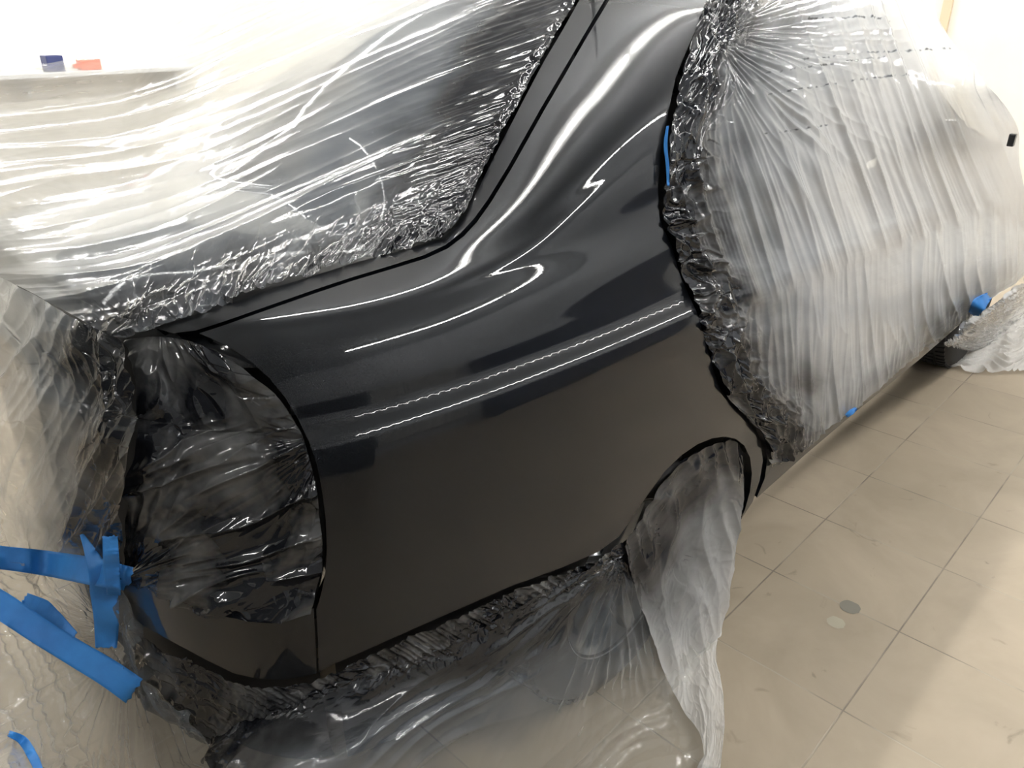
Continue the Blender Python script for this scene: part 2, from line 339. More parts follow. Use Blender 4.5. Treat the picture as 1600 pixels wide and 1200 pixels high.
def body_grid(nu, nt):
    P = curve(PLAN, nu); x = P[:, 0]
    st = hermite([s[0] for s in STN], np.array([s[1] for s in STN]), x)          # nu,6,2
    low = np.repeat(np.array(LOW)[None], nu, 0)
    sq = 1-.12*sm(3.0, 4.6, x); low[:, :, 1] *= sq[:, None]
    K = np.concatenate([low, st], 1)                                              # nu,15,2
    tk = np.arange(NK); tt = np.linspace(0, K.shape[1]-1, nt)
    S = hermite(tk, K.transpose(1, 0, 2), tt).transpose(1, 0, 2)                  # nu,nt,2
    f = S[:, :, 0]/.88
    bl = (1-sm(.27, 1.2, x))*.68+sm(4.0, 4.66, x)*-.5
    sx = x+bl
    X = P[:, 0, None]+(sx-P[:, 0])[:, None]*f; Y = P[:, 1, None]+(YC-P[:, 1])[:, None]*np.where(f < .3, f*.88/np.maximum(.3, (YC-P[:, 1]))[:, None], f) if False else P[:, 1, None]+(YC-P[:, 1])[:, None]*f
    return np.stack([X, Y, S[:, :, 1]+DZ], -1)
def grid_faces(nu, nv, off=0):
    i = np.arange(nu-1)[:, None]*nv+np.arange(nv-1)[None]
    return np.stack([i, i+nv, i+nv+1, i+1], -1).reshape(-1, 4)+off
NU, NT = 620, 257
BG = body_grid(NU, NT)
def grid_normals(G):
    a = np.gradient(G, axis=0); b = np.gradient(G, axis=1); n = np.cross(a, b)
    return n/(np.linalg.norm(n, axis=-1, keepdims=True)+1e-12)
BN = grid_normals(BG)
if BN[NU//2, 60, 1] > 0: BN = -BN
mir = lambda G: G*np.array([1, -1, 1])+np.array([0, 2*YC, 0])
BV = np.concatenate([BG.reshape(-1, 3), mir(BG).reshape(-1, 3)])
BNn = np.concatenate([BN.reshape(-1, 3), (BN*np.array([1, -1, 1])).reshape(-1, 3)])
bf = grid_faces(NU, NT); BF = np.concatenate([bf, bf+NU*NT])
BVHB = BVHTree.FromPolygons([Vector(v) for v in BV], [tuple(map(int, f)) for f in BF])
def cast(P, bvh=BVHB, normals=True):
    """pixels -> depth along ray (nan when missed), normals of the smooth surface"""
    P = np.asarray(P, float); R = rays(P).reshape(-1, 3); o = Vector(CAMP)
    D = np.full(len(R), np.nan); Nn = np.zeros((len(R), 3))
    for i, r in enumerate(R):
        h = bvh.ray_cast(o, Vector(r))
        if h[0] is None: continue
        D[i] = h[3]
        if normals:
            q = BF[h[2]]; wts = poly_3d_calc([Vector(BV[k]) for k in q], h[0])
            n = sum(BNn[k]*wt for k, wt in zip(q, wts)); Nn[i] = n/(np.linalg.norm(n)+1e-9)
        else: Nn[i] = h[1]
    return D.reshape(P.shape[:-1]), Nn.reshape(P.shape[:-1]+(3,))

def panel(name, outline, m, parent, step=7, closed_res=4.0, hem=.0035, depth=.02, off=0.0, flat=()):
    """a pressed body panel: the outline traced on the body surface, edges rolled over"""
    o = np.asarray(outline, float); o = np.vstack([o, o[:1]])
    B = []
    for a, b in zip(o[:-1], o[1:]):
        n = max(1, int(np.linalg.norm(b-a)/closed_res))
        for k in range(n): B.append(a+(b-a)*k/n)
    B = np.array(B); nb = len(B)
    x0, y0 = B.min(0); x1, y1 = B.max(0)
    gx, gy = np.meshgrid(np.arange(x0+step/2, x1, step), np.arange(y0+step/2, y1, step)); gx[::2] += step/2
    Pg = np.stack([gx.ravel(), gy.ravel()], -1)
    # keep those inside and not too close to the border
    ins = np.zeros(len(Pg), bool)
    for a, b in zip(B, np.roll(B, -1, 0)):
        c = ((a[1] > Pg[:, 1]) != (b[1] > Pg[:, 1]))
        with np.errstate(divide='ignore', invalid='ignore'):
            xi = a[0]+(Pg[:, 1]-a[1])*(b[0]-a[0])/(b[1]-a[1])
        ins ^= c & (Pg[:, 0] < xi)
    Pg = Pg[ins]
    md = np.full(len(Pg), 1e9)
    for b in B: md = np.minimum(md, ((Pg-b)**2).sum(1))
    Pg = Pg[md > (step*.55)**2]
    pts = [Vector(p) for p in np.vstack([B, Pg])]
    r = delaunay_2d_cdt(pts, [], [list(range(nb))], 1, 1e-4)
    Pv = np.array([[v[0], v[1]] for v in r[0]]); FC = [tuple(f) for f in r[2]]
    D, Nn = cast(Pv)
    bad = np.isnan(D)
    if bad.any():
        good = np.where(~bad)[0]
        for i in np.where(bad)[0]:
            k = good[((Pv[good]-Pv[i])**2).sum(1).argmin()]; D[i] = D[k]; Nn[i] = Nn[k]
    V = CAMP+rays(Pv)*D[:, None]+Nn*off
    # border order
    idx = [r[3].index([i]) if [i] in r[3] else None for i in range(nb)]
    if None in idx:
        lut = {}
        for vi, orig in enumerate(r[3]):
            for q in orig: lut[q] = vi
        idx = [lut.get(i) for i in range(nb)]; idx = [i for i in idx if i is not None]
    idx = np.array(idx); nb = len(idx)
    b3 = V[idx]; n3 = Nn[idx]
    tg = np.roll(b3, -1, 0)-np.roll(b3, 1, 0); tg /= np.linalg.norm(tg, axis=1, keepdims=True)+1e-9
    out = np.cross(tg, n3); cen = Pv[idx]
    area = .5*np.sum(B[:, 0]*np.roll(B[:, 1], -1)-np.roll(B[:, 0], -1)*B[:, 1])
    # outward test in 3-D
    q = b3+out*.01; inner = V.mean(0)
    # sign by winding as seen from the camera
    sgn = np.sign(area); probe = np.cross(tg, -rays(Pv[idx])); dotp = np.sign((probe*out).sum(1)); out *= (dotp*sgn)[:, None]
    out *= HEMS
    VV = [V]; NN = [Nn]; rings = [idx]; base = len(V)
    for th in (30, 60, 90):
        t = math.radians(th)
        VV.append(b3+out*hem*math.sin(t)-n3*hem*(1-math.cos(t))); NN.append(n3*math.cos(t)+out*math.sin(t))
        rings.append(np.arange(base, base+nb)); base += nb
    VV.append(b3+out*hem-n3*depth); NN.append(out); rings.append(np.arange(base, base+nb))
    V = np.vstack(VV); NN = np.vstack(NN)
    for a, b in zip(rings[:-1], rings[1:]):
        for k in range(nb):
            k2 = (k+1) % nb; FC.append((a[k], a[k2], b[k2], b[k]))
    me = bpy.data.meshes.new(name); me.from_pydata([tuple(v) for v in V], [], [tuple(int(i) for i in f) for f in FC]); me.update(); me.shade_smooth()
    # consistent facing: compare with wanted normals
    bm = bmesh.new(); bm.from_mesh(me); bm.verts.ensure_lookup_table()
    for f in bm.faces:
        want = sum((Vector(NN[v.index]) for v in f.verts), Vector())
        if f.normal.dot(want) < 0: f.normal_flip()
    bm.to_mesh(me); bm.free()
    me.normals_split_custom_set_from_vertices([tuple(n/(np.linalg.norm(n)+1e-9)) for n in NN])
    return link(name, me, m, parent)
HEMS = 1.0

# ------------------------------------------------------------------ the car
CAR = empty('car', (1.0, YC, 0), label='black sedan in the spray booth, rear quarter freshly painted, the rest masked with film', cat='car')
CAR.location = (0, 0, 0)
GAP = [(311, 521), (345, 510), (390, 494), (430, 480), (490, 459), (550, 439), (610, 421), (665, 404), (700, 388), (725, 369), (746, 346), (768, 315), (800, 262), (850, 173), (885, 113), (920, 53), (952, 0), (985, -55)]
CUT = [(1135, -55), (1107, 0), (1088, 48), (1068, 95), (1058, 120), (1046, 175), (1035, 235), (1030, 290), (1032, 335), (1040, 362), (1053, 388), (1063, 425), (1080, 465), (1091, 488), (1102, 525), (1112, 560), (1120, 590), (1130, 617), (1146, 636), (1165, 650), (1181, 668), (1191, 690), (1194, 720), (1189, 750), (1178, 784)]
CUT = [(x-2, y) for x, y in CUT]
ARCH = [(1156, 815), (1164, 796), (1172, 768), (1175, 740), (1172, 715), (1163, 696), (1150, 686), (1132, 682), (1112, 685), (1090, 694), (1065, 711), (1038, 737), (1014, 770), (990, 806), (968, 838)]
LOWE = [(935, 862), (880, 886), (800, 915), (720, 950), (640, 985), (560, 1021), (520, 1038), (498, 1051)]
LAMP = [(497, 1000), (494, 952), (500, 935), (508, 900), (511, 860), (509, 810), (503, 765), (495, 725), (483, 690), (466, 655), (445, 620), (420, 590), (392, 565), (365, 546), (338, 532)]
quarter = panel('quarter_panel', GAP+CUT+ARCH+LOWE+LAMP, PAINT, CAR, step=5, depth=.028)
quarter['label'] = 'glossy black unmasked rear quarter panel with the sweeping roof pillar'
bump_o = [(191, 908), (215, 912), (245, 923), (290, 943), (340, 961), (390, 972), (425, 974), (455, 968), (478, 958), (490, 950), (493, 1000), (495, 1052), (470, 1058), (440, 1062), (400, 1060), (365, 1052), (320, 1030), (270, 1003), (225, 978), (204, 962), (196, 940)]
bumper = panel('rear_bumper', bump_o, PAINT, CAR, step=8, depth=.03); bumper['label'] = 'unmasked glossy black corner of the rear bumper'
strip = [(240, 512), (300, 492), (345, 478), (430, 448), (500, 427), (560, 408), (620, 392), (660, 381), (692, 371), (715, 352), (735, 318), (760, 268), (795, 200), (822, 148), (850, 95), (880, 45), (905, 0), (935, -55), (978, -55), (946, -3), (914, 51), (880, 109), (844, 170), (794, 259), (762, 311), (741, 340), (719, 364), (696, 382), (662, 398), (608, 415), (548, 433), (488, 453), (428, 474), (388, 488), (343, 504), (305, 516), (270, 520)]
tl = panel('trunk_lid', strip, PAINT, CAR, step=7, depth=.02, off=-.001); tl['label'] = 'glossy edge strip of the trunk lid and rear window frame beside the masking film'
door_o = [(1183, 779), (1196, 748), (1200, 718), (1197, 690), (1187, 664), (1170, 645), (1150, 631), (1137, 612), (1128, 588), (1118, 555), (1108, 520), (1098, 486), (1088, 462), (1070, 422), (1061, 385), (1048, 355), (1120, 400), (1200, 520), (1260, 620), (1300, 640), (1400, 570), (1512, 486), (1519, 491), (1440, 560), (1340, 642), (1260, 710)]
rd = panel('rear_door', door_o, PAINT, CAR, step=9, depth=.02, off=-.002)

# the rest of the body, a little inside the painted skin
def shell(name, us, ts, m, inset=.03, mirror=False, parent=CAR, sel=None):
    st = 5
    ui = np.arange(us[0], us[1]+1, st); ti = np.arange(ts[0], ts[1]+1, 3)
    G = (BG-BN*inset)[np.ix_(ui, ti)]
    if mirror: G = mir(G)
    Fc = grid_faces(len(ui), len(ti))
    if sel is not None:
        V = G.reshape(-1, 3); keep = [sel(V[f].mean(0)) for f in Fc]; Fc = Fc[np.array(keep)]
    return mesh(name, G.reshape(-1, 3), Fc, m, parent)
def U(x): return int(np.argmin(np.abs(BG[:, 50, 0]-x)+(BG[:, 50, 1] > 1.3)*9))
def T(k): return int(round((k+2 if k > 6 else k)*(NT-1)/(NK-1)))
uR, uq, uBp, uF, uH = U(.5), U(1.72), U(2.55), U(3.35), U(3.9)
arch_in = lambda v: not ((v[0]-1.33)**2+(v[2]-.36)**2 < .37**2)
arch_fr = lambda v: not ((v[0]-4.0)**2+(v[2]-.34)**2 < .37**2)
shell('rear_bumper', 0, 0, None) if False else None
for mi in (False, True):
    shell('body_side_inner', (uR, uq), (T(1), T(11)+12), DARK if not mi else PAINT, .03, mi, sel=arch_in)
    shell('front_door', (uBp, uF), (T(1)+4, T(9)), PRIMER, .02, mi)
    if mi: shell('rear_door', (uq, uBp), (T(1)+4, T(9)), PRIMER, .02, mi)
    else:
        d = shell('door_skin', (uq, uBp), (T(1)+4, T(9)), PRIMER, .02, mi, parent=rd)
    shell('side_window', (U(1.75), uF), (T(9)+3, T(11)+8), GLASS, .03, mi)
    shell('front_fender', (uF, NU-1), (T(0), T(10)), PRIMER, .02, mi, sel=arch_fr)
    shell('roof', (U(1.9), U(3.05)), (T(11)+8, NT-1), PRIMER, .02, mi)
    shell('hood', (U(3.65), NU-1), (T(10), NT-1), PRIMER, .02, mi)
    shell('windshield', (U(3.05), U(3.65)), (T(11), NT-1), GLASS, .03, mi)
    shell('rear_window', (U(1.05), U(1.9)), (T(12)-10, NT-1), GLASS, .03, mi)
    shell('trunk_lid', (0, U(1.15)), (T(9), NT-1), PRIMER, .03, mi)
    shell('rear_bumper', (0, uR), (T(0), T(9)), DARK if not mi else PRIMER, .06, mi)
# wheel wells and wheels
def wheel(x, y, side):
    t = mesh('wheel', [(0, 0, 0)], [], None, CAR); t.location = (x, y, .325)
    R = .325
    prof = [(.20, -.10), (.215, -.112), (.27, -.118), (.305, -.11), (R-.006, -.095), (R, -.08), (R, .08), (R-.006, .095), (.305, .11), (.27, .118), (.215, .112), (.20, .10)]
    lathe('tire', prof, 96, RUBBER, t)
    # tread blocks
    bm = bmesh.new()
    for k in range(64):
        a = 2*math.pi*k/64
        for (y0, y1) in ((-.095, -.055), (-.045, -.005), (.005, .045), (.055, .095)):
            vs = []
            for rr in (R-.003, R+.007):
                for (yy, da) in ((y0, 0), (y1, .025), (y1, .085), (y0, .06)):
                    vs.append(bm.verts.new((rr*math.cos(a+da), yy, rr*math.sin(a+da))))
            for f in ((0, 1, 2, 3), (4, 5, 6, 7), (0, 1, 5, 4), (1, 2, 6, 5), (2, 3, 7, 6), (3, 0, 4, 7)): bm.faces.new([vs[i] for i in f])
    bmobj('tread', bm, RUBBER, t)
    s = side
    lathe('rim', [(.0, s*.06), (.045, s*.06), (.05, s*.045), (.06, s*.02), (.17, s*.03), (.195, s*.06), (.205, s*.105), (.212, s*.108), (.205, s*.09), (.19, s*.02), (.19, -s*.09), (.212, -s*.108)], 64, ALLOY, t)
    bm = bmesh.new()
    for k in range(5):
        a = 2*math.pi*k/5
        c, sn = math.cos(a), math.sin(a)
        vs = []
        for (r0, wd, yy) in ((.04, .03, .075), (.198, .018, .10)):
            for q in (-1, 1):
                for dy in (0, -.03):
                    vs.append(bm.verts.new((r0*c-q*wd*sn, s*(yy+dy), r0*sn+q*wd*c)))
        for f in ((0, 1, 3, 2), (4, 5, 7, 6), (0, 1, 5, 4), (2, 3, 7, 6), (0, 2, 6, 4), (1, 3, 7, 5)): bm.faces.new([vs[i] for i in f])
    bmobj('spokes', bm, ALLOY, t, .004)
    return t
for (x, y, s) in ((1.25, .935, -1), (1.25, 2*YC-.93, 1), (4.0, .93, -1), (4.0, 2*YC-.93, 1)): wheel(x, y, s)
def liner(x, y0, y1):
    V = []; Fc = []; n = 28
    for k in range(n+1):
        a = math.pi*(-.12+1.24*k/n)
        V += [(x+.38*math.cos(a), y0, .33+.34*math.sin(a)), (x+.38*math.cos(a), y1, .33+.34*math.sin(a))]
    for k in range(n): Fc.append((2*k, 2*k+1, 2*k+3, 2*k+2))
    return mesh('wheel_arch_liner', V, Fc, DARK, CAR)
liner(1.37, .83, 1.3); liner(1.37, 2*YC-1.3, 2*YC-.83); liner(4.0, .83, 1.3); liner(4.0, 2*YC-1.3, 2*YC-.83)
bm = bmesh.new(); box(bm, .5, 4.4, .86+.35, 2*YC-1.21, .28, .36); bmobj('underbody', bm, DARK, CAR)
bm = bmesh.new(); box(bm, 1.75, 3.5, .88, 1.3, .34, .42); bmobj('sill', bm, DARK, CAR)
bm = bmesh.new(); box(bm, 2.99, 3.08, .80, .88, 1.13, 1.22); mr_ = bmobj('wing_mirror', bm, TRIM, CAR, .02, True)
_p = CAMP+rays(np.array([1583., 214.]))*plane_depth(np.array([1583., 214.]), (0, 1, 0), .64)
bm = bmesh.new(); box(bm, _p[0]-.008, _p[0]+.016, _p[1]-.008, _p[1]+.012, _p[2]-.03, _p[2]+.01); bmobj('mirror_tip', bm, TRIM, mr_, .004)

# ------------------------------------------------------------------ masking film
def coons(T_, B_, L_, R_, nu, nv):
    """pixel grid [nu(left-right), nv(top-bottom)] from four border curves (T,B left->right; L,R top->bottom)"""
    T_, B_ = curve(T_, nu), curve(B_, nu); L_, R_ = curve(L_, nv), curve(R_, nv)
    u = np.linspace(0, 1, nu)[:, None, None]; v = np.linspace(0, 1, nv)[None, :, None]
    return (1-v)*T_[:, None]+v*B_[:, None]+(1-u)*L_[None]+u*R_[None]-((1-u)*(1-v)*T_[0]+u*(1-v)*T_[-1]+(1-u)*v*B_[0]+u*v*B_[-1])
def resize(A, nu, nv):
    a, b = A.shape[:2]; sh = A.shape[2:]
    A = A.reshape(a, b, -1)
    A = hermite(np.linspace(0, 1, a), A, np.linspace(0, 1, nu))
    A = hermite(np.linspace(0, 1, b), A.transpose(1, 0, 2), np.linspace(0, 1, nv)).transpose(1, 0, 2)
    return A.reshape((nu, nv)+sh)
def relax(D, obst, pin, it=400):
    """taut sheet over an obstacle: smooth depth, never behind the obstacle"""
    D = D.copy()
    for _ in range(it):
        A = D.copy()
        A[1:-1, 1:-1] = .25*(D[:-2, 1:-1]+D[2:, 1:-1]+D[1:-1, :-2]+D[1:-1, 2:])
        A[0, 1:-1] = (D[0, :-2]+D[0, 2:]+D[1, 1:-1])/3; A[-1, 1:-1] = (D[-1, :-2]+D[-1, 2:]+D[-2, 1:-1])/3
        A[1:-1, 0] = (D[:-2, 0]+D[2:, 0]+D[1:-1, 1])/3; A[1:-1, -1] = (D[:-2, -1]+D[2:, -1]+D[1:-1, -2])/3
        D = np.where(pin, D, np.minimum(A, obst))
    return D
def film(name, borders, n, pinned, m, wrinkle, spray, crumple, label, group=None, coarse=(64, 48), off=.006, obstacle=True, guess=None, it=500, parent=None):
    """borders T,B,L,R; pinned(P, Dbody)->(depth, mask); wrinkle(P, X, s, t)->height in metres along the normal"""
    Pc = coons(*borders, *coarse)
    Db, _ = cast(Pc, normals=False)
    dep, pin = pinned(Pc, Db)
    ob = np.where(np.isnan(Db), 50., Db-off) if obstacle else np.full(Db.shape, 50.)
    start = np.where(np.isnan(Db), np.nanmedian(dep[pin]), ob) if guess is None else guess(Pc)
    # initial fill: pinned depths spread over the sheet
    D0 = np.where(pin, dep, start)
    for _ in range(1500):
        A = D0.copy(); A[1:-1, 1:-1] = .25*(D0[:-2, 1:-1]+D0[2:, 1:-1]+D0[1:-1, :-2]+D0[1:-1, 2:])
        A[0, 1:-1] = .5*(D0[0, :-2]+D0[0, 2:]); A[-1, 1:-1] = .5*(D0[-1, :-2]+D0[-1, 2:]); A[1:-1, 0] = .5*(D0[:-2, 0]+D0[2:, 0]); A[1:-1, -1] = .5*(D0[:-2, -1]+D0[2:, -1])
        D0 = np.where(pin, dep, A)
    D = relax(np.minimum(D0, ob), ob, pin, it)
    P = coons(*borders, *n); Df = resize(D[..., None], *n)[..., 0]
    X = CAMP+rays(P)*Df[..., None]
    Nn = grid_normals(X); Nn *= -np.sign((Nn*rays(P)).sum(-1))[..., None]
    du = np.linalg.norm(np.diff(X, axis=0), axis=-1).mean(1); dv_ = np.linalg.norm(np.diff(X, axis=1), axis=-1).mean(0)
    s = np.r_[0, np.cumsum(du)][:, None]+0*P[..., 0]; t = np.r_[0, np.cumsum(dv_)][None]+0*P[..., 0]
    cr = crumple(P, X, s, t)+0*s
    X2 = X+Nn*wrinkle(P, X, s, t, cr)[..., None]
    spv = np.clip(spray(P, X, s, t), 0, 1)+0*s
    o = mesh(name, X2.reshape(-1, 3), grid_faces(*n), m, parent)
    me = o.data
    for nm, val in (('spray', spv), ('crumple', np.clip(cr, 0, 1))):
        at = me.attributes.new(nm, 'FLOAT', 'POINT'); at.data.foreach_set('value', val.astype(np.float32).ravel())
    at = me.attributes.new('sheet', 'FLOAT_VECTOR', 'POINT'); at.data.foreach_set('vector', np.stack([s, t, 0*s], -1).astype(np.float32).ravel())
    if label: tag(o, label, 'masking film', group)
    return o, X2
def dist_line(P, line):
    """pixel distance to a polyline"""
    L_ = np.asarray(line, float); best = np.full(P.shape[:-1], 1e9)
    for a, b in zip(L_[:-1], L_[1:]):
        ab = b-a; t = np.clip(((P-a)@ab)/max(ab@ab, 1e-9), 0, 1); d = np.linalg.norm(P-(a+t[..., None]*ab), axis=-1); best = np.minimum(best, d)
    return best
def fan(P, c, k, seed, r0=10):
    """folds that spread from a gathered point"""
    d = P-np.asarray(c, float); a = np.arctan2(d[..., 1], d[..., 0]); r = np.hypot(d[..., 0], d[..., 1])
    return ridge(a*k, np.log(r+30)*1.3, seed), r
def edges(sh, names):
    m = np.zeros(sh, bool)
    if 'T' in names: m[:, 0] = 1
    if 'B' in names: m[:, -1] = 1
    if 'L' in names: m[0] = 1
    if 'R' in names: m[-1] = 1
    return m
def crump(s, t, cr, seed, k=30, amp=.004):
    w1 = gn(s*9, t*9, seed+1)*.03; w2 = gn(s*9+5, t*9, seed+2)*.03
    a = facets((s+w1)*k, (t+w2)*k, seed)*.7+.3*facets((s+w2)*k*2.3, (t+w1)*k*2.3, seed+5)
    b = ridge((s+w2)*k*1.1, (t+w1*2)*k*.7, seed+8, 3)*.55+ridge((s+w1)*k*2.6, (t+w2)*k*1.7, seed+9, 3)*.25
    return cr*amp*(a*.55+b)

FILMS = {}
# -- A: over trunk lid and rear window
eR = [(930, -60), (905, -8), (862, 65), (822, 138), (780, 218), (745, 290), (720, 345), (695, 371)]
eB = [(-60, 402), (0, 432), (60, 462), (130, 500), (192, 530), (235, 515), (300, 492), (360, 471), (430, 447), (500, 426), (560, 408), (620, 392), (660, 381), (695, 371)]
eT = [(-60, 96), (0, 112), (60, 108), (120, 97), (180, 90), (217, 83), (275, 38), (335, -3), (400, -60), (520, -110), (700, -110), (850, -90), (930, -60)]
eL = [(-60, 96), (-60, 200), (-60, 300), (-60, 402)]
def pinA(P, Db):
    pin = edges(P.shape[:2], 'TBR'); dep = np.where(np.isnan(Db), 2, Db-.006)
    dT = plane_depth(P, (0, 1, 0), 2.36); nT = P.shape[0]
    tt = np.linspace(0, 1, nT); wgt = sm(.42, .8, tt)
    dep[:, 0] = dT[:, 0]*(1-wgt)+np.where(np.isnan(Db[:, 0]), dT[:, 0], Db[:, 0]-.01)*wgt
    return dep, pin
def wrA(P, X, s, t, cr):
    e = dist_line(P, eR+eB[::-1][:10]); x = P[..., 0]; y = P[..., 1]
    q = y+.12*x+.00031*x*x+gn(s*1.3, t*1.3, 3)*26; al = x/900
    a = ridge(q/62, al*1.0, 7, 1.7)*.015+ridge(q/27, al*1.6, 9, 1.4)*.0045+ridge(q/11, al*2.2, 11, 1.2)*.0007
    a *= .45+.55*sm(-.5, .6, gn(s*1.1+7, t*1.6, 12))+0
    near = 1-sm(0, 190, dist_line(P, eR))
    a = a*(1-.85*near)+near*ridge((y+.35*x)/7.5, al*5, 13, 1.2)*.0035
    b = 1-sm(0, 120, dist_line(P, eB[4:]))
    return a*(1-.8*b)*sm(0, 20, e)+crump(s, t, cr, 21, 11, .017)+.0006*gn(s*25, t*25, 4)
def spA(P, X, s, t):
    dR = dist_line(P, eR); dB = dist_line(P, eB[4:])
    n = gn(P[..., 0]/90, P[..., 1]/90, 31)*30
    return np.maximum(1.05-sm(10, 330, dR+n)*1.1, (1.0-sm(20, 210, dB+n*.7)*1.05)*.82)
def crA(P, X, s, t):
    return (1-sm(5, 45, dist_line(P, eB[4:])))*.6+(1-sm(40, 110, dist_line(P, eB[4:])))*.25+(1-sm(6, 26, dist_line(P, eR)))*.5
FILMS['A'] = film('masking_film', (eT, eB, eL, eR), (620, 460), pinA, FILMA, wrA, spA, crA, 'large milky masking film swept over the trunk lid and rear window', coarse=(72, 56))

# -- B: over the doors and side windows
bL = [(1135, -60), (1108, 5), (1078, 90), (1060, 160), (1046, 215), (1042, 290), (1042, 340), (1058, 385), (1070, 425), (1092, 475), (1112, 540), (1128, 590), (1150, 632), (1172, 655), (1200, 690), (1208, 732)]
bL = [(x-6, y) for x, y in bL]; bB_ = 0
bR = [(1425, -60), (1445, 0), (1482, 60), (1540, 130), (1576, 172), (1590, 200), (1592, 250), (1606, 320), (1625, 390), (1600, 430), (1560, 460), (1516, 494)]
bT = [(1129, -60), (1230, -62), (1330, -62), (1425, -60)]
bB = [(1202, 732), (1240, 708), (1290, 668), (1340, 630), (1400, 577), (1455, 530), (1516, 490)]
def pinB(P, Db):
    pin = edges(P.shape[:2], 'LBRT'); dep = np.where(np.isnan(Db), 3, Db-.006)
    v = np.linspace(0, 1, P.shape[1]); y = np.interp(v, [0, .15, .38, .5, .8, 1], [1.15, 1.05, .63, .70, .74, .75])
    for j in range(P.shape[1]): dep[-1, j] = plane_depth(P[-1, j], (0, 1, 0), y[j])
    dep[:, 0] = np.interp(np.linspace(0, 1, P.shape[0]), [0, 1], [dep[0, 0], dep[-1, 0]])
    return dep, pin
def wrB(P, X, s, t, cr):
    u = s/s.max(); v = t/t.max(); x = P[..., 0]; y = P[..., 1]
    f1, r1 = fan(P, (1108, 55), 12, 41); f2, r2 = fan(P, (1060, 230), 8, 43)
    dirn = x-(.30+.00022*(x-1100))*y
    f3 = ridge((dirn+gn(u*2, v*1.2, 47)*8)/34, v*1.1, 45, 1.6)
    f4 = ridge(dirn/9.5, v*1.6, 49, 1.3)
    w1 = (1-sm(60, 420, r1))*sm(0, 60, r1)
    belt = y-(470-(x-1200)*.42); low = sm(-25, 15, belt)
    f5 = ridge((x-.04*y+gn(u*2, v*2, 57)*14)/21, y/260, 55, 1.7); f6 = ridge(x/8, y/170, 56, 1.3)
    e = dist_line(P, bL)
    a = f1*w1*.012+(1-low)*(f3*.018+f4*.003)*sm(100, 260, r1)+low*(f5*.011+f6*.002)
    a *= .4+.6*sm(-.5, .5, gn(s*1.3+3, t*1.3, 14))
    hem = 1-sm(0, 60, dist_line(P, bB))
    a += hem*ridge((x+y*.1)/9, v*2, 61)*.006
    return a*sm(0, 26, e)+crump(s, t, cr, 23, 8.5, .026)+.0006*gn(s*22, t*22, 8)
def spB(P, X, s, t):
    n = gn(P[..., 0]/70, P[..., 1]/70, 33)*34
    d = dist_line(P, bL); dl = dist_line(P, bB)
    ln = np.zeros(s.shape)
    for k, l in enumerate(([(1262, 31), (1330, 30), (1392, 33)], [(1236, 96), (1330, 86), (1485, 78)], [(1190, 116), (1290, 102), (1372, 92)], [(1190, 150), (1260, 138), (1335, 126), (1425, 117)], [(1190, 210), (1290, 196)])):
        brk = sm(-.15, .35, gn(P[..., 0]/7, P[..., 1]/9+k*7, 60+k))
        ln = np.maximum(ln, (1-sm(.6, 2.6, dist_line(P, l)+gn(P[..., 0]/4, P[..., 1]/4, 66)*1.2))*brk*.8)
    fade = 1.15-sm(15, 320, d+n)**.55*1.17
    return np.maximum(np.maximum(fade, ln), (1-sm(4, 55, dl+n*.3))*.55)
def crB(P, X, s, t):
    return (1-sm(25, 95, dist_line(P, bL)+gn(P[..., 0]/40, P[..., 1]/40, 35)*20))*.95
FILMS['B'] = film('masking_film', (bT, bB, bL, bR), (480, 620), pinB, FILM, wrB, spB, crB, 'milky masking film stretched over the doors, side windows and wing mirror', coarse=(56, 64))

# -- C: black film sunk in the tail-lamp opening
cT = [(196, 532), (240, 526), (290, 532), (340, 550)]
cR = [(340, 550), (392, 582), (436, 620), (466, 668), (487, 730), (498, 800), (502, 880), (484, 950)]
cL = [(196, 532), (222, 620), (214, 720), (200, 820), (196, 908)]
cB = [(196, 908), (245, 922), (300, 945), (360, 962), (420, 968), (484, 950)]
def pinC(P, Db):
    pin = edges(P.shape[:2], 'TLRB'); off = edges(P.shape[:2], 'R')*.012+.008
    nu, nv = P.shape[:2]; U_ = np.linspace(0, 1, nu)[:, None]; V_ = np.linspace(0, 1, nv)[None]
    pin = np.ones((nu, nv), bool)
    dep = np.where(np.isnan(Db), 1.4, Db)+.016+.03*sm(0, .3, 1-U_)*sm(0, .25, V_)*sm(0, .2, 1-V_)*sm(0, .3, U_)
    return dep, pin
def wrC(P, X, s, t, cr):
    x = P[..., 0]; y = P[..., 1]; f1, r1 = fan(P, (505, 690), 6, 63); f2, r2 = fan(P, (195, 905), 6, 65); f3, r3 = fan(P, (250, 510), 3, 67)
    w = sm(620, 720, y)
    g = ridge((y+.42*x+gn(s*4, t*4, 68)*18)/48, x/300, 69, 2)*.016
    return (g+f2*.007*sm(0, 120, r2)*(1-sm(120, 330, r2))+f1*.006*(1-sm(60, 240, r1)))*w+(1-w)*f3*.016*sm(0, 150, r3)+crump(s, t, cr, 25, 11, .018)+.0015*gn(s*12, t*12, 3)
FILMS['C'] = film('masking_film', (cT, cB, cL, cR), (260, 320), pinC, FILMK, wrC, lambda P, X, s, t: np.clip(.97+0*s, 0, 1),
    lambda P, X, s, t: (1-sm(0, 55, dist_line(P, cR+cB[::-1])))*.75, 'black painted film sunk in the tail-lamp opening above the bumper corner', coarse=(40, 48), obstacle=False)

